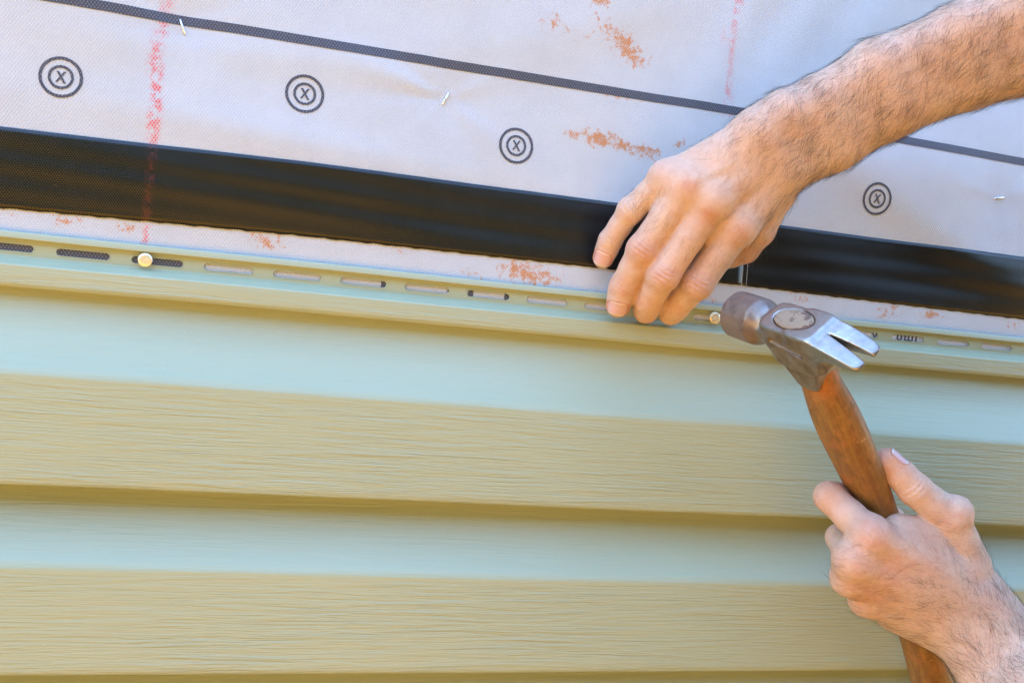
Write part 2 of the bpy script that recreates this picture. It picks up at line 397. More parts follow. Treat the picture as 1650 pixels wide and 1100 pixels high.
def course(zt, zl, o_top=1.0, o_cr=27.0, o_lip=25.0):
    """one dutch-lap course from just under the lip above (zt) down to its own lip (zl)"""
    P = []; zc = zt-46.5
    for t in np.linspace(0, 1, 12):
        if t == 0: P += [(o_top, zt+6, .1)]
        P.append((o_top+(o_cr-o_top)*(t**1.55), zt-1+(zc-zt+1)*t, .38 if t < .98 else .5))
    for t in np.linspace(0.03, 1, 14):
        P.append((o_cr-(o_cr-o_lip)*t**1.2, zc+(zl+2.6-zc)*t, min(1.0, .4+5*t)))
    P += [(o_lip-.5, zl+1.0, .8), (o_lip-1.8, zl+.1, .4), (o_lip-3, zl+1.5, .2), (o_lip-4, zl+6, .1), (o_top+.3, zl+7, .1)]
    return P
pA = empty('siding_panel'); tag(pA, 'upper beige vinyl siding panel with slotted nailing hem along its top', 'siding panel', 'lapped vinyl siding panels')
# rim folded over above the hem
rim = rounded([(.9, 35.5, 0), (1.6, 38.6, 0), (4.6, 38.8, 0, 1.2), (5.4, 34.6, 0, .6), (4.6, 34.1, 0), (1.7, 34.2, 0)], 1.0)
extrude_profile('hem_rim', [p[:2] for p in rim], [p[2] for p in rim], pA)
low = rounded([(1.7, 24.7, 0), (2.4, 23.6, .1), (11.6, 19.0, .3, 1.2), (11.2, 8.0, 1, .8), (9.4, 5.6, .2), (8.6, 9.0, 0), (2.2, 9.0, 0)], .8)
extrude_profile('butt_edge', [p[:2] for p in low], [p[2] for p in low], pA, ph=.7)
c1 = course(2.5, -108.8); extrude_profile('upper_course', [p[:2] for p in c1], [p[2] for p in c1], pA, ph=1.5, tilt=.55)
c2 = course(-109.2, -219.8); extrude_profile('lower_course', [p[:2] for p in c2], [p[2] for p in c2], pA, ph=2.6, tilt=0)
# nailing hem with real slots
PITCH, SX0, SLOT = .0424, .0071, .0150
def hem():
    v, f = [], []; zt, zb, hz = .0344, .0246, .0021
    for k in range(-28, 46):
        cx_ = SX0+k*PITCH; cz = .0291; n = 7
        def loop(e, ext):
            L = []
            for s_ in (1, -1):
                for i in range(n):
                    a = math.pi/2-math.pi*i/(n-1)
                    if ext:
                        xx = cx_+s_*(SLOT-hz) if i in (0, n-1) else cx_+s_*PITCH/2
                        zz = zt if i in (0, 1) else zb if i in (n-1, n-2) else cz+math.sin(a)*.004
                        if s_ < 0: zz = (zb if i in (0, 1) else zt if i in (n-1, n-2) else cz-math.sin(a)*.004)
                        L.append((xx, zz))
                    else:
                        L.append((cx_+s_*((SLOT-hz)+math.cos(a)*(hz+e)), cz+s_*math.sin(a)*(hz+e)))
            return L
        loops = [(loop(0, True), .0017), (loop(.0007, False), .0017), (loop(.0004, False), .0021), (loop(0, False), .0019), (loop(0, False), .0013)]
        b = len(v); m_ = 2*n
        for L, o in loops:
            for x, z in L: v.append((x, -o-(.0006*math.sin(x*11)+.0003*math.sin(x*27))*.33, z+float(zslope(x))+.0004*(.6*math.sin(x*11))))
        for j in range(len(loops)-1):
            for i in range(m_):
                i2 = (i+1) % m_; f.append([b+j*m_+i, b+j*m_+i2, b+(j+1)*m_+i2, b+(j+1)*m_+i])
    me = mesh('nailing_hem', v, f); attr(me, 'grain', [.12]*len(v)); return me
link('nailing_hem', hem(), M_VINYL, pA)
pB = empty('siding_panel'); tag(pB, 'beige vinyl siding panel below, just its top showing at the bottom edge', 'siding panel', 'lapped vinyl siding panels')
for k in range(1):
    zt = -220.2-111*k
    c = course(zt, zt-110.8); extrude_profile('upper_course', [p[:2] for p in c], [p[2] for p in c], pB, ph=3.7, tilt=0)
    c = course(zt-111, zt-222); extrude_profile('lower_course', [p[:2] for p in c], [p[2] for p in c], pB, ph=4.4, tilt=0)
for j in range(1):
    pC = empty('siding_panel'); tag(pC, 'beige vinyl siding panel next below the one at the bottom edge', 'siding panel', 'lapped vinyl siding panels')
    for i, nm in enumerate(('upper_course', 'lower_course')):
        zt = -220.2-222-222*j-111*i
        c = course(zt, zt-110.8); extrude_profile(nm, [p[:2] for p in c], [p[2] for p in c], pC, ph=j+i, tilt=0)

# ------------------------------------------------------------------ nails
def lathe(prof, n=28):
    """profile (r, h) turned about +h"""
    V, F = [], []
    for r_, h_ in prof:
        for k in range(n):
            a = 2*math.pi*k/n; V.append((r_*math.cos(a), r_*math.sin(a), h_))
    m_ = len(prof)
    for i in range(m_-1):
        for k in range(n): F.append([i*n+k, i*n+(k+1) % n, (i+1)*n+(k+1) % n, (i+1)*n+k])
    F.append([(m_-1)*n+k for k in range(n)]); return V, F
def nail(px, py, lab, o=5.6, rough=0):
    p = at(px, py, o); t = empty('nail', tuple(p)); tag(t, lab, 'nail', 'roofing nails in the nailing hem')
    rh = .0043
    V, F = lathe([(.0012, -.0006), (rh*.96, -.0004), (rh, 0), (rh*.985, .0004), (rh*.9, .0007), (rh*.55, .00085), (rh*.3, .0008), (.0003, .0008)], 32)
    V = [(x*(1+.02*math.sin(3*math.atan2(y, x))), y, z+rough*.0002*math.sin(x*2600)*math.sin(y*2900+1)) for x, y, z in V]
    h = link('nail_head', mesh('nail_head', [(x, -z, y) for x, y, z in V], [q[::-1] for q in F]), M_BRASS, t, True)
    V, F = lathe([(.0001, -.028), (.0012, -.024), (.00135, -.0006)], 12)
    link('shank', mesh('shank', [(x, -z, y) for x, y, z in V], F), M_STEEL, t, True)
    return t
nail(234, 419, 'flat headed nail driven through the slot at the left under the chalk line')
n2 = nail(1152, 512, 'nail beside the index finger being struck by the hammer', 7, 1.5)

# ------------------------------------------------------------------ distance fields -> meshes (hands, hammer head)
class Field:
    """signed distance field on a grid (millimetres); shapes are blended in, then skinned by surface nets"""
    def __init__(s, lo, hi, h):
        s.h = h; s.lo = np.array(lo, float); s.n = np.ceil((np.array(hi)-s.lo)/h).astype(int)+1
        s.d = np.full(s.n, 40.0, np.float32)
    def win(s, lo, hi):
        a = np.clip(np.floor((np.array(lo)-s.lo)/s.h).astype(int), 0, s.n); b = np.clip(np.ceil((np.array(hi)-s.lo)/s.h).astype(int)+1, 0, s.n)
        sl_ = tuple(slice(i, j) for i, j in zip(a, b))
        ax = [(s.lo[i]+s.h*np.arange(a[i], b[i])).astype(np.float32) for i in range(3)]
        return sl_, ax[0][:, None, None], ax[1][None, :, None], ax[2][None, None, :]
    @staticmethod
    def cap(X, Y, Z, a, b, ra, rb):
        a = np.asarray(a, np.float32); e = np.asarray(b, np.float32)-a; L2 = float(e@e)+1e-6
        px, py, pz = X-a[0], Y-a[1], Z-a[2]
        t = np.clip((px*e[0]+py*e[1]+pz*e[2])/L2, 0, 1)
        return np.sqrt((px-t*e[0])**2+(py-t*e[1])**2+(pz-t*e[2])**2)-(ra+(rb-ra)*t)
    @staticmethod
    def smin(a, b, k):
        if k <= 0: return np.minimum(a, b)
        h_ = np.maximum(k-np.abs(a-b), 0)/k
        return np.minimum(a, b)-h_*h_*k*.25
    def add(s, a, b, ra, rb, k):
        m = max(ra, rb)+k+3; lo = np.minimum(a, b)-m; hi = np.maximum(a, b)+m
        w_, X, Y, Z = s.win(lo, hi)
        if 0 in s.d[w_].shape: return
        s.d[w_] = s.smin(s.d[w_], s.cap(X, Y, Z, a, b, ra, rb), k)
    def cut(s, a, b, ra, rb, k):
        m = max(ra, rb)+k+3; w_, X, Y, Z = s.win(np.minimum(a, b)-m, np.maximum(a, b)+m)
        s.d[w_] = -s.smin(-s.d[w_], s.cap(X, Y, Z, a, b, ra, rb), k)
    def merge(s, other, k):
        s.d = s.smin(s.d, other.d, k)
    def smooth(s, it=1):
        for _ in range(it):
            for ax in range(3):
                d = s.d; r_ = np.moveaxis(d, ax, 0).copy(); q = r_.copy(); q[1:-1] = (r_[:-2]+2*r_[1:-1]+r_[2:])*.25; s.d = np.moveaxis(q, 0, ax).copy()
    def skin(s):
        d = s.d; neg = d < 0
        c = np.zeros(np.array(d.shape)-1, np.int8)
        for i in (0, 1):
            for j in (0, 1):
                for k in (0, 1):
                    c += neg[i:c.shape[0]+i, j:c.shape[1]+j, k:c.shape[2]+k]
        cells = np.argwhere((c > 0) & (c < 8)); idx = -np.ones(c.shape, np.int32); idx[tuple(cells.T)] = np.arange(len(cells))
        acc = np.zeros((len(cells), 3)); cnt = np.zeros(len(cells))
        cor = [(i, j, k) for i in (0, 1) for j in (0, 1) for k in (0, 1)]
        val = {q: d[cells[:, 0]+q[0], cells[:, 1]+q[1], cells[:, 2]+q[2]] for q in cor}
        for q in cor:
            for ax in range(3):
                if q[ax] == 0:
                    q2 = tuple(1 if i == ax else q[i] for i in range(3)); a, b = val[q], val[q2]
                    m = (a < 0) != (b < 0); t = np.where(m, a/np.where(m, a-b, 1), 0)
                    p = np.tile(np.array(q, float), (len(cells), 1)); p[:, ax] += t
                    acc[m] += p[m]; cnt[m] += 1
        V = s.lo+s.h*(cells+acc/cnt[:, None]); F = []
        for ax in range(3):
            u_, v_ = [(1, 2), (2, 0), (0, 1)][ax]
            a = np.take(neg, range(d.shape[ax]-1), ax); b = np.take(neg, range(1, d.shape[ax]), ax)
            for sg, m in ((1, a & ~b), (-1, ~a & b)):
                e = np.argwhere(m); e = e[(e[:, u_] > 0) & (e[:, v_] > 0) & (e[:, u_] < d.shape[u_]-1) & (e[:, v_] < d.shape[v_]-1)]
                if not len(e): continue
                def cell(du, dv):
                    g = e.copy(); g[:, u_] -= du; g[:, v_] -= dv; return idx[tuple(g.T)]
                q = np.stack([cell(1, 1), cell(0, 1), cell(0, 0), cell(1, 0)], 1)
                F.append(q if sg > 0 else q[:, ::-1])
        F = np.concatenate(F); F = F[(F >= 0).all(1)]
        return V, F

def mesh_np(name, V, F):
    me = bpy.data.meshes.new(name); me.vertices.add(len(V)); me.vertices.foreach_set('co', np.asarray(V, np.float32).ravel())
    me.loops.add(F.size); me.loops.foreach_set('vertex_index', F.astype(np.int32).ravel())
    me.polygons.add(len(F)); me.polygons.foreach_set('loop_start', np.arange(0, F.size, 4, dtype=np.int32))
    me.update(calc_edges=True); me.validate(); return me
def vnormals(V, F):
    n = np.cross(V[F[:, 2]]-V[F[:, 0]], V[F[:, 3]]-V[F[:, 1]]); N = np.zeros_like(V)
    for k in range(4):
        for c in range(3): N[:, c] += np.bincount(F[:, k], n[:, c], len(V))
    return N/np.maximum(np.linalg.norm(N, axis=1), 1e-9)[:, None]
def relax(V, F, it=2, lam=.5):
    for _ in range(it):
        A = np.zeros_like(V); c = np.zeros(len(V))
        for k in range(4):
            i, j = F[:, k], F[:, (k+1) % 4]
            for x in range(3): A[:, x] += np.bincount(i, V[j, x], len(V))+np.bincount(j, V[i, x], len(V))
            c += np.bincount(i, minlength=len(V))+np.bincount(j, minlength=len(V))
        V = V+lam*(A/np.maximum(c, 1)[:, None]-V)
    return V

# ------------------------------------------------------------------ hammer
def mat_wood():
    m = NT('hickory'); v = m.tc.outputs['Object']
    g = m.noise(m.map(v, (260, 260, 16)), 1.0, 5, .6, .8); g2 = m.noise(m.map(v, (70, 70, 9)), 1.0, 4, .6); b = m.noise(v, 55, 5, .65)
    col = m.mix(m.ramp(g, .35, .65), C4(.31, .157, .032), C4(.18, .079, .016))
    col = m.mix(m.ramp(g2, .42, .7, 0, .75), col, C4(.17, .060, .016))
    col = m.mix(m.ramp(b, .52, .7, 0, .7), col, C4(.46, .155, .045))
    sc = m.ramp(m.noise(m.map(v, (500, 60, 200), (0, 0, 0), (.5, .3, 0)), 1.0, 2), .70, .76)
    col = m.mix(m.math('MULTIPLY', sc, .6), col, C4(.62, .38, .16))
    pt = m.ramp(m.noise(v, 150, 5, .7), .5, .68, 0, .38); col = m.mix(pt, col, C4(.43, .19, .05))
    dk = m.ramp(m.noise(m.map(v, (120, 120, 45), (4, 1, 7)), 1.0, 5, .7), .56, .72, 0, .75); col = m.mix(dk, col, C4(.105, .042, .014))
    m.p(Base_Color=col, Roughness=m.ramp(b, .3, .7, .42, .62), Specular_IOR_Level=.42, Normal=m.bump(m.math('ADD', g, m.noise(v, 260, 4)), .32, .0009)); return m.m
def mat_endgrain():
    m = NT('wood_end_grain'); v = m.tc.outputs['Object']
    n = m.noise(m.map(v, (1, 1.4, 1), (.31, .1, 0)), 125, 3, .55); r_ = m.noise(m.map(v, (60, 240, 60)), 1.0, 3)
    col = m.mix(m.ramp(n, .53, .60), m.mix(r_, C4(.33, .245, .16), C4(.24, .17, .11)), C4(.13, .075, .055))
    m.p(Base_Color=col, Roughness=.75, Normal=m.bump(n, .4, .001)); return m.m
def mat_hammer_steel():
    m = NT('worn_steel'); v = m.tc.outputs['Object']
    n = m.noise(v, 120, 6, .65); st = m.noise(m.map(v, (20, 500, 500)), 1.0, 3)
    ru = m.ramp(m.noise(v, 70, 5, .7), .55, .72)
    x = m.sep(v)
    face = m.ramp(x[0], .026, .033)          # the poll is coated with old rust and scale
    base = m.mix(m.ramp(n, .3, .7), C4(.38, .365, .35), C4(.25, .235, .215))
    old = m.mix(m.ramp(n, .35, .65), C4(.085, .048, .036), C4(.20, .13, .09))
    col = m.mix(m.math('MULTIPLY', ru, .55), base, C4(.33, .19, .10))
    pol = m.ramp(m.noise(v, 90, 5, .7), .3, .75, .45, 1)
    ck = m.math('MULTIPLY', m.ramp(m.math('ABSOLUTE', x[1]), .0098, .0116), m.ramp(x[0], -.024, -.012))   # brown cheeks: forged scale, with the siding's dark reflection painted in
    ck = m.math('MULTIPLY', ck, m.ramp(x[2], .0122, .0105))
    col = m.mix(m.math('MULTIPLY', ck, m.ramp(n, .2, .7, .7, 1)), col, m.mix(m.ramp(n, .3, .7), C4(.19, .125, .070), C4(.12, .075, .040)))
    col = m.mix(m.math('MULTIPLY', face, pol), col, old)
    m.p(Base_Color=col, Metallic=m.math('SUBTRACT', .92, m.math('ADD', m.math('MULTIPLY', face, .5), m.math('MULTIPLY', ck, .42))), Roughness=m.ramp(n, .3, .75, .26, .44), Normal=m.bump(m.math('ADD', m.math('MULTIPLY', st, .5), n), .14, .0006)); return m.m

H3, G3, E3 = at(1296, 543, 140), at(1414, 825, 92), at(1506, 1110, 54)
hu = H3-G3; hu /= np.linalg.norm(hu)
n_ = np.cross(at(1296-94.5, 543-33, 140)-CPOS, H3-CPOS); ha = np.cross(n_, hu); ha /= np.linalg.norm(ha)
if ha[1] < 0: ha = -ha
hy = np.cross(hu, ha)
HM = Matrix([[ha[i], hy[i], hu[i], H3[i]] for i in range(3)]+[[0, 0, 0, 1]])
hammer = empty('claw_hammer'); hammer.matrix_world = HM
tag(hammer, 'claw hammer with worn steel head and brown wooden handle swung at the nail', 'hammer')
f = Field((-72, -17, -40), (64, 17, 20), .62)
w_, X, Y, Z = f.win((-80, -20, -45), (70, 20, 25))
X = X+0*Y+0*Z; Y = Y+0*X; Z = Z+0*X
smax = lambda a, b, k: -Field.smin(-a, -b, k)
rad = np.hypot(Y, Z)
oct_ = np.maximum(np.maximum(np.abs(Y), np.abs(Z)), (np.abs(Y)+np.abs(Z))*.7071)
poll = smax(rad*.8+oct_*.2-15.0, np.abs(X-44.5)-15.5, 2.6)
poll = smax(poll, (rad-10.6)*.85-(X-29.5)*.53, 1.0)
neck = smax(oct_-10.2, np.abs(X-27)-16, 1)
body = smax(smax(np.abs(Y)-12.2+np.clip(np.abs(X-2)-14, 0, 9)*.16, np.abs(X-2.5)-22, 4), np.maximum(Z-12.6, -16-Z), 2.2)
sk = smax(smax(np.abs(Y)-11.6+np.clip(-Z-20, 0, 20)*.05, (X-(21+(Z+6)*.42))*.92, 2.5), smax((-18-(Z+6)*.40-X)*.93, np.maximum(Z-2, -34.5-Z+.012*(X-2)**2), 2), 2)
s_ = np.clip((-8-X)/44, 0, 1.1)
zt = 12.6-12.5*s_**1.8; th = 22-20*s_**.72
claw = smax(smax(Z-zt, (zt-th-Z)*.93, 1.6), smax(np.abs(Y)-(12.2+.8*s_-2.6*s_**3), np.maximum(-50-X, X-0), 4), 1.8)
notch = (np.abs(Y)-.115*np.clip(-X-22, 0, 60)-.05)*.99
claw = smax(claw, -smax(notch, X+22, .5), 1.2)
d = Field.smin(Field.smin(Field.smin(poll, neck, 1.5), body, 3), Field.smin(sk, claw, 5), 3.5)
for y0 in (12.4, -12.4):
    d = smax(d, -Field.cap(X, Y, Z, (15, y0+.5*np.sign(y0), 2.5), (-9, y0+.5*np.sign(y0), -1.5), 1.9, 1.9), .6)
eye = np.sqrt(((X-3)/15.2)**2+(Y/8.4)**2)*8.4-8.4
d = smax(d, -np.maximum(eye, 11.2-Z), .6)
f.d = d.astype(np.float32)
V, F = f.skin(); V = relax(V, F, 1, .3)*.001
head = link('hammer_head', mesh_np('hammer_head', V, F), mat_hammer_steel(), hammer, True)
# handle in the hammer's own axes
inv = np.linalg.inv(np.array(HM)[:3, :3]); gl, el = inv@(G3-H3)*1000, inv@(E3-H3)*1000
ctrl = np.array([[3, 0, 13.0], [2, 0, -32], [1, 0, -75], [gl[0], gl[1], gl[2]], [gl[0]*.4+el[0]*.6-1, gl[1]*.4+el[1]*.6, gl[2]*.4+el[2]*.6], [el[0], el[1], el[2]], [el[0]*1.06, el[1]*1.06, el[2]*1.10]])
size = np.array([[13.6, 7.4], [13.2, 9.8], [17.0, 12.6], [13.6, 11.4], [13.4, 11], [16, 12.6], [17.2, 13.4]])
tt = np.linspace(0, 6, 90)
def crom(P, t):
    i = np.clip(t.astype(int), 0, len(P)-2); u_ = (t-i)[:, None]; g = lambda k: P[np.clip(k, 0, len(P)-1)]
    a, b, c, e = g(i-1), g(i), g(i+1), g(i+2)
    return .5*(2*b+(c-a)*u_+(2*a-5*b+4*c-e)*u_**2+(3*b-a-3*c+e)*u_**3)
pc, ps = crom(ctrl, tt), crom(size, tt)
pc = np.vstack([pc, pc[-1]+[0, 0, -2.5], pc[-1]+[0, 0, -3.5]]); ps = np.vstack([ps, ps[-1]*.9, ps[-1]*.6])
V, F = [], []; n = 40
for c, q in zip(pc, ps):
    for k in range(n):
        a = 2*math.pi*k/n; ca, sa = math.cos(a), math.sin(a)
        V.append((c[0]+q[0]*math.copysign(abs(ca)**.85, ca), c[1]+q[1]*math.copysign(abs(sa)**.85, sa), c[2]))
for i in range(len(pc)-1): F += [[i*n+k, (i+1)*n+k, (i+1)*n+(k+1) % n, i*n+(k+1) % n] for k in range(n)]
F += [list(range(n)), [(len(pc)-1)*n+k for k in range(n)][::-1]]
handle = link('handle', mesh('handle', np.array(V)*.001, F), mat_wood(), hammer, True)
V, F = lathe([(8.2, 12.2), (8.3, 12.9), (7.8, 13.5), (5, 13.75), (2, 13.5), (.1, 13.7)], 40)
V = [(3+x*1.78, y*.98, z+.25*math.sin(x*1.7)*math.sin(y*2.1)) for x, y, z in V]
eg = link('end_grain', mesh('end_grain', np.array(V)*.001, F), mat_endgrain(), handle, True)

# ------------------------------------------------------------------ the person's arms
def mat_skin():
    m = NT('skin'); v = m.tc.outputs['Object']
    n1 = m.noise(v, 38, 5, .6); n2 = m.noise(v, 190, 4, .65); n3 = m.noise(v, 16, 3, .5)
    pore = m.vor(v, 520, 'DISTANCE_TO_EDGE'); lines = m.noise(m.map(v, (1, 1, 1)), 420, 5, .7, 1.2)
    col = m.mix(m.ramp(n1, .3, .7), C4(.68, .485, .37), C4(.625, .405, .29))
    col = m.mix(m.math('MULTIPLY', m.ramp(n2, .45, .75), .5), col, C4(.53, .28, .185))
    col = m.mix(m.math('MULTIPLY', m.ramp(n3, .5, .72), .30), col, C4(.57, .34, .28))
    red = m.math('MULTIPLY', m.attr('red'), m.ramp(n2, .25, .65, .65, 1.1), clamp=True)
    col = m.mix(red, col, C4(.53, .185, .095))
    mole = m.ramp(m.vor(v, 42), .035, .02); col = m.mix(m.math('MULTIPLY', mole, m.ramp(m.noise(v, 23, 1), .58, .62)), col, C4(.12, .05, .03))
    h = m.math('ADD', m.math('MULTIPLY', m.ramp(pore, 0, .12), .55), m.math('MULTIPLY', lines, 1.2))
    m.p(Base_Color=col, Roughness=m.ramp(n2, .3, .7, .40, .54), Specular_IOR_Level=.42, Subsurface_Weight=.18, Subsurface_Scale=.006, Normal=m.bump(h, .45, .0010))
    m.b.inputs['Subsurface Radius'].default_value = (1, .32, .14)
    return m.m
def mat_nail():
    m = NT('fingernail'); v = m.tc.outputs['Object']
    tip = m.attr('tip'); n = m.noise(v, 120, 3)
    col = m.mix(m.ramp(n, .3, .7), C4(.66, .41, .37), C4(.62, .36, .33))
    col = m.mix(m.ramp(tip, .88, .94), col, C4(.74, .66, .57)); col = m.mix(m.ramp(tip, .16, .05), col, C4(.70, .54, .48))
    m.p(Base_Color=col, Roughness=.2, Specular_IOR_Level=.6, Subsurface_Weight=.1, Subsurface_Scale=.002); return m.m
def mat_hair():
    m = NT('dark_hair'); m.p(Base_Color=C4(.060, .035, .020), Roughness=.45, Specular_IOR_Level=.4); return m.m
M_SKIN, M_NAIL, M_HAIR = mat_skin(), mat_nail(), mat_hair()
mm = lambda px, py, o: at(px, py, o)*1000

def finger_field(f, J, Rr, k=2.0, pads=True):
    """J: joints mm from knuckle to tip; Rr: radii; returns nothing, blends one finger into field f"""
    J = [np.array(j, float) for j in J]
    for i in range(len(J)-1):
        a, b, ra, rb = J[i], J[i+1], Rr[i], Rr[i+1]
        mid = (a+b)/2; rm = (ra+rb)/2*(.93 if i < len(J)-2 else 1.0)
        f.add(a, mid, ra, rm, k); f.add(mid, b, rm, rb, k)

def build_arm(name, lab, fingers, extra, groups, knuckles, creases, nails, lo, hi, step, hair_fn, flow, red_pts, seed):
    main = Field(lo, hi, step)
    for a, b, ra, rb, k in extra: main.add(np.array(a), np.array(b), ra, rb, k)
    for J, Rr, kk in fingers:
        g = Field.__new__(Field); g.h = step
        Ja = np.array(J); m_ = max(Rr)+14
        i0 = np.clip(np.floor((Ja.min(0)-m_-main.lo)/step).astype(int), 0, main.n-2); i1 = np.clip(np.ceil((Ja.max(0)+m_-main.lo)/step).astype(int), 1, main.n)
        g.lo = main.lo+i0*step; g.n = i1-i0; g.d = np.full(g.n, 40., np.float32)
        finger_field(g, J, Rr)
        sl_ = tuple(slice(a, b) for a, b in zip(i0, i1))
        # soft join near the knuckle, tight crease further out along the finger
        w_, X, Y, Z = main.win(g.lo, g.lo+(g.n-1)*step)
        X, Y, Z = [q for q in (X, Y, Z)]
        e = Ja[1]-Ja[0]; L = np.linalg.norm(e); e = e/L
        t = ((X[:g.n[0]]-Ja[0][0])*e[0]+(Y[:, :g.n[1]]-Ja[0][1])*e[1]+(Z[:, :, :g.n[2]]-Ja[0][2])*e[2])/L
        k = np.clip(kk*(1-np.clip((t-.10)/.45, 0, 1)), .8, None).astype(np.float32)
        A, B = main.d[sl_], g.d
        h_ = np.maximum(k-np.abs(A-B), 0)/k
        main.d[sl_] = np.minimum(A, B)-h_*h_*k*.25
    for a, b, ra, rb, k in groups: main.add(np.array(a), np.array(b), ra, rb, k)
    for c, r_, k in knuckles: main.add(np.array(c), np.array(c)+.1, r_, r_, k)
    main.smooth(1)
    V, F = main.skin(); V = relax(V, F, 2, .4)
    N = vnormals(V, F)
    # creases: each is (centre, direction along the finger, half length, depth, width, curve)
    dsp = np.zeros(len(V))
    for c, ax, hl, dep, wd_, cv in creases:
        q = V-np.array(c); near = (np.abs(q) < 16).all(1); q = q[near]; ax = np.array(ax)/np.linalg.norm(ax)
        s_ = q@ax; lat = np.linalg.norm(q-np.outer(s_, ax), axis=1); nn = N[near]
        vdir = CPOS*1000-np.array(c); vdir /= np.linalg.norm(vdir); side = np.cross(ax, vdir); l2 = q@side
        face = np.clip((nn@vdir)*2, 0, 1)
        w2 = np.exp(-((s_-cv*l2*l2/8)/wd_)**2)*np.exp(-(l2/hl)**4)*face
        dsp[near] -= dep*w2; dsp[near] += dep*.45*np.exp(-((s_-cv*l2*l2/8)/(wd_*2.6))**2)*np.exp(-(l2/hl)**4)*face
    V = V+N*dsp[:, None]
    fold = np.zeros(len(V))
    for J, Rr, nd, w0, L0 in nails:                                     # nail beds: sunk a little, with a fold of skin around
        a, b = np.array(J[-2]), np.array(J[-1]); t_ = (b-a)/np.linalg.norm(b-a); nd = np.array(nd)/np.linalg.norm(nd); nd = nd-t_*(nd@t_); nd /= np.linalg.norm(nd); sd_ = np.cross(t_, nd)
        q = V-b; y_ = (q@t_-(Rr[-1]*.5-L0/2))/(L0/2); x_ = (q@sd_)/w0; up = np.clip((N@nd-.05)*3, 0, 1)*(q@nd > 0)
        rr_ = (np.abs(x_)**3+np.abs(y_)**3)**(1/3)
        V = V+N*(up*(-.45*np.clip((1.04-rr_)/.12, 0, 1)+.42*np.exp(-((rr_-1.14)/.11)**2)*(y_ < .75)))[:, None]
        fold = np.maximum(fold, up*np.exp(-((rr_-1.10)/.09)**2)*1.0)
    rng = np.random.default_rng(seed)
    red = np.zeros(len(V)) 
    for c, r_, a in red_pts: red = np.maximum(red, a*np.exp(-(np.linalg.norm(V-np.array(c), axis=1)/r_)**2))
    me = mesh_np(name, V*.001, F); attr(me, 'red', np.maximum(red, fold))
    arm = link(name, me, M_SKIN, person, True); arm['label'] = lab
    # nails
    for J, Rr, nd, w0, L0 in nails:
        a, b = np.array(J[-2]), np.array(J[-1]); t_ = b-a; t_ /= np.linalg.norm(t_); nd = np.array(nd)/np.linalg.norm(nd)
        nd = nd-t_*(nd@t_); nd /= np.linalg.norm(nd); sd_ = np.cross(t_, nd); r_ = Rr[-1]
        Vn, tv = [], []; nu, nv = 13, 12
        tree_ok = (np.linalg.norm(V-b, axis=1) < 22); VV, NN = V[tree_ok], N[tree_ok]
        for j in range(nv):
            for i in range(nu):
                uu, vv = (i/(nu-1))*2-1, j/(nv-1)
                rim_ = math.sqrt(max(0, 1-(max(0, (vv-.78)/.30))**2))*math.sqrt(max(0, 1-(max(0, (.22-vv)/.34))**2))
                x_ = uu*w0*rim_; y_ = r_*.5-L0*(1-vv)
                p = b+t_*y_+sd_*x_
                q = VV-p; latd = np.linalg.norm(q-np.outer(q@nd, nd), axis=1)+np.where(NN@nd < .05, 50, 0)
                k3 = np.argsort(latd)[:6]; wgt = 1/(latd[k3]+.15)**2; hgt = ((q[k3]@nd)*wgt).sum()/wgt.sum()
                Vn.append((p, hgt, uu, vv)); tv.append(vv)
        Hh = np.array([q[1] for q in Vn]).reshape(nv, nu)
        for _ in range(3): Hh[1:-1, 1:-1] = (Hh[1:-1, 1:-1]*2+Hh[:-2, 1:-1]+Hh[2:, 1:-1]+Hh[1:-1, :-2]+Hh[1:-1, 2:])/6
        UU = np.linspace(-1, 1, nu)[None, :]; VV_ = np.linspace(0, 1, nv)[:, None]
        Hh = Hh+.18-.45*np.abs(UU)**3*(VV_ < .9)-.35*np.clip(.2-VV_, 0, 1)*5*.6+.25*VV_
        pts = [q[0]+nd*h_ for q, h_ in zip(Vn, Hh.ravel())]
        Fn = [[j*nu+i, j*nu+i+1, (j+1)*nu+i+1, (j+1)*nu+i] for j in range(nv-1) for i in range(nu-1)]
        nm = mesh('fingernail', np.array(pts)*.001, Fn); attr(nm, 'tip', tv)
        no = link('fingernail', nm, M_NAIL, arm, True)
        md = no.modifiers.new('thickness', 'SOLIDIFY'); md.thickness = .0004; md.offset = 0
    # hair
    cnt = hair_fn(V, N, rng); area_v = rng.random(len(V)) < cnt
    base = V[area_v]+rng.normal(0, .3, (area_v.sum(), 3)); nb = N[area_v]
    fl = flow(base); fl = fl-nb*(fl*nb).sum(1)[:, None]; fl /= np.linalg.norm(fl, axis=1)[:, None]+1e-9
    fl = fl+np.cross(nb, fl)*rng.normal(0, .35, (len(base), 1))
    cl = .8*np.stack([np.sin(base[:, 0]*.35+base[:, 2]*.2), np.sin(base[:, 1]*.3+base[:, 0]*.21), np.sin(base[:, 2]*.33-base[:, 1]*.2)], 1)*.35
    fl = fl+cl-nb*(cl*nb).sum(1)[:, None]
    ln = rng.uniform(.55, 1.25, (len(base), 1))*hair_len(base)[:, None]; lift = rng.uniform(.15, .55, (len(base), 1)); curl = rng.normal(0, .22, (len(base), 1))
    bn = np.cross(nb, fl); K = 5; rr = np.array([.034, .031, .026, .018, .005])*1.15
    P = []
    for k in range(K):
        s_ = k/(K-1); P.append(base-nb*.3+ln*(fl*s_+nb*(lift*s_*(1-.62*s_)+.03)+bn*curl*s_*s_))
    Vh = []; ang = np.array([0, 2.09, 4.19])
    for k in range(K):
        for a in ang: Vh.append(P[k]+rr[k]*(bn*math.cos(a)+nb*math.sin(a)))
    Vh = np.stack(Vh, 1); nh = len(base)
    q = []
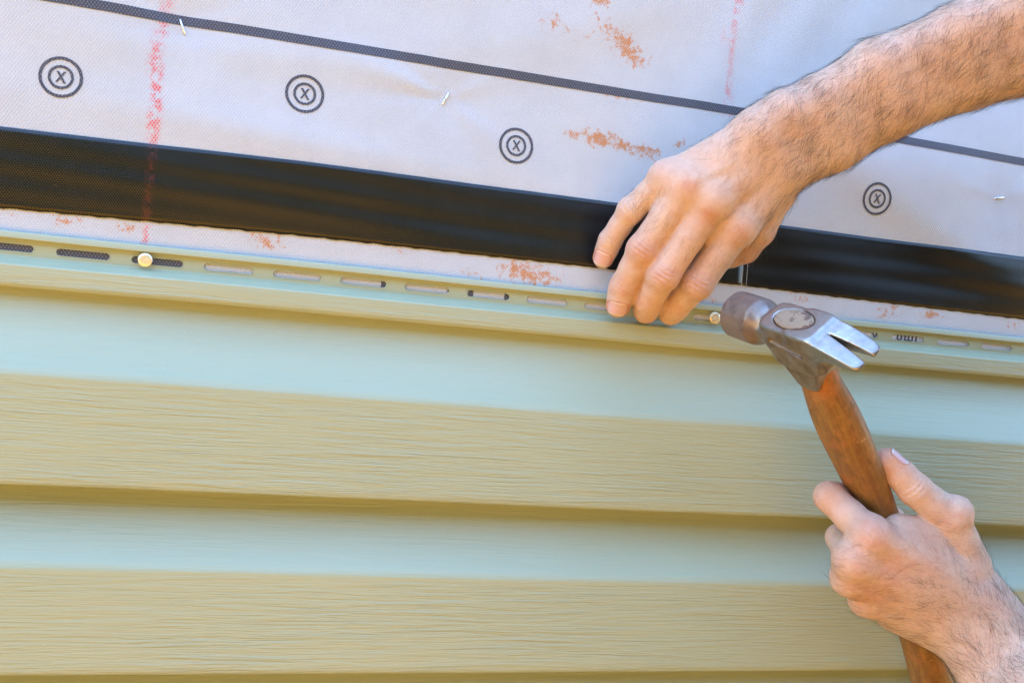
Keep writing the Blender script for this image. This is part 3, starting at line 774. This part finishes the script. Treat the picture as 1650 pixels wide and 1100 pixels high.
    for k in range(K-1):
        for a in range(3): q.append([k*3+a, k*3+(a+1) % 3, (k+1)*3+(a+1) % 3, (k+1)*3+a])
    Fh = (np.arange(nh)[:, None, None]*K*3+np.array(q)[None]).reshape(-1, 4)
    ho = link('arm_hair', mesh_np('arm_hair', Vh.reshape(-1, 3)*.001, Fh), M_HAIR, arm, True); ho['kind'] = 'stuff'
    return arm, V, N

person = empty('person', (.62, -.35, GZ)); person.matrix_world = Matrix.Translation((.62, -.35, GZ)); 
tag(person, 'person with bare hairy forearms, one hand pressing the hem, the other gripping the hammer', 'person')
bpy.context.view_layer.update()
PINV = person.matrix_world.inverted()

def vd(p): q = CPOS*1000-np.array(p); return q/np.linalg.norm(q)
# ---- hand that holds the panel against the wall (a right hand, thumb tucked under)
I = [mm(1187, 364, 62), mm(1124, 456, 46), mm(1090, 490, 25), mm(1081, 503, 16)]
Mi = [mm(1147, 322, 66), mm(1069, 443, 46), mm(1045, 484, 25), mm(1041, 500, 16)]
Ri = [mm(1107, 300, 62), mm(1035, 402, 42), mm(1004, 462, 24), mm(996, 492, 17)]
Pi = [mm(1074, 288, 52), mm(1016, 339, 35), mm(983, 388, 20), mm(972, 416, 13)]
Th = [mm(1250, 316, 60), mm(1221, 370, 50), mm(1198, 398, 40), mm(1158, 416, 30)]
W1, W2 = mm(1221, 214, 76), mm(1262, 274, 70)
rI, rM, rR, rP = [13, 11.0, 10.3, 9.2], [13, 10.8, 10.2, 9.2], [12.2, 10.1, 9.5, 8.5], [11, 8.6, 8.1, 7.2]
fingersR = [(Pi, rP, 9), (Ri, rR, 8), (Mi, rM, 8), (I, rI, 8), (Th, [12, 12, 11.5, 9], 8)]
F1, F2, F3, F4 = [(mm(1318, 168, 84), mm(1344, 232, 78)), (mm(1412, 112, 98), mm(1432, 178, 92)), (mm(1545, 55, 118), mm(1562, 128, 110)), (mm(1690, 5, 138), mm(1705, 90, 128))]
exR = []
def arm_seg(ex, A, B, ra, rb, k=8):
    ex.append((A[0], B[0], ra, rb, k)); ex.append((A[1], B[1], ra, rb, k)); ex.append(((A[0]+A[1])/2, (B[0]+B[1])/2, ra*1.05, rb*1.05, k))
arm_seg(exR, (W1, W2), F1, 16.5, 17.2); arm_seg(exR, F1, F2, 17.2, 18.4); arm_seg(exR, F2, F3, 18.2, 18.6); arm_seg(exR, F3, F4, 18.6, 22); F5 = (mm(1800, -40, 165), mm(1812, 40, 155)); arm_seg(exR, F4, F5, 22, 30)
for J, r_ in ((Pi, 10), (Ri, 11), (Mi, 12), (I, 12)):
    t_ = {id(Pi): .05, id(Ri): .35, id(Mi): .65, id(I): .95}[id(J)]
    exR.append((W1*(1-t_)+W2*t_, J[0], 15, r_, 8))
for A, B in ((Pi, Ri), (Ri, Mi), (Mi, I)):                              # skin webs between the fingers
    qa, qb = A[0]*.72+A[1]*.28, B[0]*.72+B[1]*.28; exR.append((qa*.7+qb*.3-[0, -3, 0], qa*.3+qb*.7-[0, -3, 0], 7.5, 7.5, 7))
exR.append((mm(1222, 300, 62), mm(1218, 358, 52), 12, 11, 8))          # flesh between thumb and index
exR.append((mm(1240, 300, 58), mm(1180, 350, 48), 15, 12, 8))          # palm
exR.append((mm(1160, 290, 52), mm(1110, 310, 48), 14, 11, 8))
grR = []
for J, t_, r_ in ((Ri, .35, 2.2), (Mi, .6, 2.3), (I, .85, 2.5)):
    a = W1*(1-t_)+W2*t_; b = J[0]; q0, q1 = a+(b-a)*.42, a+(b-a)*.93
    grR.append((q0+vd(q0)*11.0, q1+vd(q1)*10.6, r_*.8, r_, 3.5))
knR = [(J[0]+vd(J[0])*2.6, q, 8) for J, q in ((I, 10.2), (Mi, 10.6), (Ri, 9.4), (Pi, 8.4))]
knR += [(J[1]+vd(J[1])*1.6, q, 4) for J, q in ((I, 10.4), (Mi, 10.2), (Ri, 9.8), (Pi, 8.2))]
knR.append((mm(1264, 180, 84), 11, 14))
crR = []
for J, hl in ((I, 6.5), (Mi, 6.5), (Ri, 6.3), (Pi, 5.2)):
    a1 = J[1]-J[0]; a1 = a1/np.linalg.norm(a1); top = J[1]+vd(J[1])*8
    for s_, dp in ((-4.2, .6), (-1.5, 1.1), (1.7, 1.0), (4.8, .55)): crR.append((top+a1*s_, a1, hl, dp, .62, .12*np.sign(s_)))
    a2 = J[2]-J[1]; a2 = a2/np.linalg.norm(a2); top = J[2]+vd(J[2])*7
    for s_, dp in ((-1.3, .6), (1.3, .6)): crR.append((top+a2*s_, a2, hl*.85, dp, .6, .1*np.sign(s_)))
ndR = lambda J, tilt: vd(J[-1])+tilt
nailsR = [(Pi, rP, vd(Pi[-1])+np.array([-.15, 0, -.05]), 5.7, 10.5), (Ri, rR, vd(Ri[-1])+np.array([-.05, .05, -.40]), 6.6, 10.5)]
axF = F4[0]-W1; axF = axF/np.linalg.norm(axF)
def hair_len(p): return np.full(len(p), HL)
HL = 10.0
def hair_R(V, N, rng):
    t = (V-(W1+W2)/2)@axF                       # mm along the forearm from the wrist
    dens = np.clip((t+52)/70, 0, 1)**1.2*.14
    dens = dens*(.75+.5*np.clip(np.sin(V[:, 0]*.13+V[:, 2]*.17)*np.sin(V[:, 1]*.11-V[:, 0]*.07)+.5, 0, 1.4))
    back = np.zeros(len(V))
    for J in (I, Mi, Ri, Pi):
        m_ = J[0]*.45+J[1]*.55; back = np.maximum(back, .07*np.exp(-(np.linalg.norm(V-m_-vd(m_)*7, axis=1)/9)**2))
    return np.where(t > -52, dens, 0)+back
def flow_R(b):
    up = np.array([0, 0, 1.0]); s_ = np.sin(b@axF*.03)[:, None]
    return -axF*.75+np.array([.1, 0, -.75])+s_*np.array([.2, 0, .35])
redR = [(J[1]+vd(J[1])*6, 9, .75) for J in (I, Mi, Ri)]+[(J[2]+vd(J[2])*5, 8, .5) for J in (I, Mi, Ri)]+[(J[3], 8, .55) for J in (I, Mi, Ri, Pi)]+[(mm(1142, 352, 78), 7, .7), (mm(1105, 300, 75), 7, .35), (mm(1190, 378, 76), 9, .45), (Th[2], 16, .6), (mm(1265, 195, 95), 9, .12)]
F5R = F5
lo = np.array([225, -190, -5.]); hi = np.array([690, -2, 360.])
ra_, VR, NR = build_arm('arm', 'right forearm and hand pressing the nailing hem', fingersR, exR, grR, knR, crR, nailsR, lo, hi, .9, hair_R, flow_R, redR, 3)

# ---- hand that grips the hammer (a left hand, thumb along the handle)
I = [mm(1402, 862, 118), mm(1337, 800, 94), mm(1380, 796, 72), mm(1440, 835, 76)]
Mi = [mm(1376, 902, 113), mm(1354, 866, 78), mm(1400, 850, 60), mm(1452, 872, 66)]
Ri = [mm(1370, 930, 103), mm(1362, 912, 70), mm(1408, 895, 51), mm(1462, 912, 58)]
Pi = [mm(1396, 965, 94), mm(1388, 950, 66), mm(1428, 930, 47), mm(1478, 946, 55)]
Th = [mm(1562, 905, 118), mm(1531, 834, 120), mm(1474, 788, 116), mm(1430, 742, 110)]
W1, W2 = mm(1575, 955, 118), mm(1540, 1010, 110)
rI, rM, rR, rP = [12, 10.2, 9, 8], [12, 9.6, 8.8, 8], [11, 9, 8.2, 7.5], [10, 8, 7.4, 7]
rT = [13, 12.2, 10.8, 8.6]
fingersL = [(Pi, rP, 8), (Ri, rR, 8), (Mi, rM, 8), (I, rI, 8), (Th, rT, 7)]
exL = []
F1, F2 = (mm(1648, 1050, 132), mm(1604, 1105, 124)), (mm(1800, 1240, 215), mm(1750, 1300, 205))
arm_seg(exL, (W1, W2), F1, 17.5, 20); arm_seg(exL, F1, F2, 20, 27)
for J, r_ in ((Pi, 10), (Ri, 11), (Mi, 12), (I, 12)):
    t_ = {id(Pi): 1.0, id(Ri): .7, id(Mi): .35, id(I): .05}[id(J)]
    exL.append((W1*(1-t_)+W2*t_, J[0], 15, r_, 8))
exL.append((mm(1450, 862, 114), mm(1545, 910, 116), 10.5, 13, 8))
exL.append((mm(1448, 849, 112), mm(1525, 858, 116), 8.6, 10, 6))
exL.append((mm(1440, 985, 88), mm(1520, 1020, 98), 13, 14, 8))
grL = []
for J, t_ in ((Ri, .7), (Mi, .35), (I, .05)):
    a = W1*(1-t_)+W2*t_; b = J[0]; q0, q1 = a+(b-a)*.5, a+(b-a)*.95
    grL.append((q0+vd(q0)*10.8, q1+vd(q1)*10.2, 1.6, 2.2, 4))
knL = [(J[0]+vd(J[0])*3.4+np.array([-1.5, 0, 1.]), q, 7) for J, q in ((I, 9.4), (Mi, 9.2), (Ri, 8.2), (Pi, 7))]
knL.append((mm(1543, 822, 124), 9.5, 6))
crL = []
a1 = Th[3]-Th[2]; a1 = a1/np.linalg.norm(a1)
for s_, dp in ((-3.5, .35), (0, .6), (3, .4)): crL.append((Th[2]+vd(Th[2])*9+a1*s_, a1, 7, dp, .8, .05))
nailsL = [(Th, rT, vd(Th[-1])*.55+np.array([.75, .1, .35]), 6.0, 13)]
axL = F2[0]-W1; axL = axL/np.linalg.norm(axL)
def hair_L(V, N, rng):
    t = (V-(W1+W2)/2)@axL
    return np.clip((t+45)/75, 0, 1)**1.2*.13*(.75+.5*np.clip(np.sin(V[:, 0]*.13+V[:, 2]*.17)*np.sin(V[:, 1]*.11-V[:, 0]*.07)+.5, 0, 1.4))
def flow_L(b):
    return -axL*.9+np.array([-.5, 0, -.1])+np.sin(b@axL*.05)[:, None]*np.array([.3, 0, .3])
redL = [(J[0]+vd(J[0])*9, 10, .55) for J in (I, Mi, Ri)]+[(I[1], 12, .6), (Th[3], 12, .6), (Th[1]+vd(Th[1])*8, 9, .35), (mm(1430, 910, 120), 14, .6), (mm(1400, 950, 110), 16, .5), (mm(1500, 900, 128), 10, .3)]
lo = np.array([375, -260, -375.]); hi = np.array([690, -25, -20.])
la_, VL, NL = build_arm('arm', 'left forearm and fist around the hammer handle', fingersL, exL, grL, knL, crL, nailsL, lo, hi, .9, hair_L, flow_L, redL, 8)
for o in (ra_, la_): o.matrix_parent_inverse = PINV

EL_R, EL_L = (F5R[0]+F5R[1])/2, (F2[0]+F2[1])/2
# ---- the rest of the person, standing just outside the picture on the right
fd, fr = np.array([-.6, .8, 0.]), np.array([.8, .6, 0.])
ch, pv = np.array([655, -410, -130.]), np.array([705, -460, -560.])
SR, SLs = ch+fr*185+[0, 0, 150], ch-fr*185+[0, 0, 130]
def body_part(name, caps, mat, h=8.0, k=45, parent=person):
    P_ = np.array([c[i] for c in caps for i in (0, 1)], float); R_ = max(max(c[2:4]) for c in caps)
    g = Field(P_.min(0)-R_-20, P_.max(0)+R_+20, h)
    for c in caps: g.add(np.array(c[0], float), np.array(c[1], float), c[2], c[3], c[4] if len(c) > 4 else k)
    g.smooth(1); V, F = g.skin(); V = relax(V, F, 2, .4)
    o = link(name, mesh_np(name, V*.001, F), mat, parent, True); o.matrix_parent_inverse = PINV; return o
M_SHIRT = simple('dark_cotton', (.022, .026, .040), .9, 0, .25, 300, .3); M_JEANS = simple('blue_denim', (.06, .09, .16), .9, 0, .3, 500, .4)
caps = [(ch+fr*s_*75+[0, 0, 60], pv+fr*s_*65+[0, 0, 110], 112, 105) for s_ in (-1, 1)]+[(SR-[0, 0, 15], SLs-[0, 0, 15], 70, 70), (ch+[0, 0, 110], ch+[0, 0, 195], 95, 62)]
caps += [(SR, SR+(EL_R-SR)*.93, 68, 50), (SLs, SLs+(EL_L-SLs)*.95, 68, 50)]
body_part('shirt', caps, M_SHIRT)
body_part('trousers', [(pv+fr*s_*70+[0, 0, 90], pv+fr*s_*85-[0, 0, 60], 108, 95) for s_ in (-1, 1)]+[(pv+fr*s_*90-[0, 0, 60], pv+fr*s_*100+[0, 0, -400], 92, 62, 20) for s_ in (-1, 1)]+[(pv+fr*s_*100+[0, 0, -400], pv+fr*s_*105+[0, 0, -800], 62, 50, 20) for s_ in (-1, 1)], M_JEANS)
for s_ in (-1, 1):
    q = pv+fr*s_*105; q[2] = GZ*1000+42; body_part('shoe', [(q-fd*50, q+fd*60, 42, 40, 15), (q+fd*60, q+fd*150-[0, 0, 8], 42, 33, 15)], simple('brown_leather', (.12, .07, .04), .6), 5)
hc = ch+fd*35+[0, 0, 390]
hd = body_part('head', [(ch+[0, 0, 170], hc-fd*10-[0, 0, 60], 58, 56, 20), (hc-fd*22+[0, 0, 22], hc+fd*14+[0, 0, 18], 84, 78, 20), (hc+fd*22-[0, 0, 40], hc+fd*44-[0, 0, 82], 56, 34, 25), (hc+fd*84-[0, 0, -6], hc+fd*104-[0, 0, 26], 9, 15, 10), (hc+fd*80+fr*34+[0, 0, 22], hc+fd*80-fr*34+[0, 0, 22], 14, 14, 14), (hc+fd*84+fr*18-[0, 0, 58], hc+fd*84-fr*18-[0, 0, 58], 8, 8, 8)]+[(hc+fr*s_*80+[0, 0, 12], hc+fr*s_*80-[0, 0, 22], 12, 10, 6) for s_ in (-1, 1)], M_SKIN, 4)
for s_ in (-1, 1): body_part('eye', [(hc+fd*84+fr*s_*31+[0, 0, 4], hc+fd*84.2+fr*s_*31+[0, 0, 4], 11, 11, 2)], simple('eye_white', (.7, .68, .65), .2), 2, 2, hd)
body_part('hair', [(hc-fd*30+[0, 0, 40], hc+fd*26+[0, 0, 52], 86, 72, 20), (hc-fd*48-[0, 0, 30], hc-fd*30+[0, 0, 30], 58, 80, 20)], simple('brown_hair', (.05, .03, .02), .7, 0, .5, 250, .6), 5)
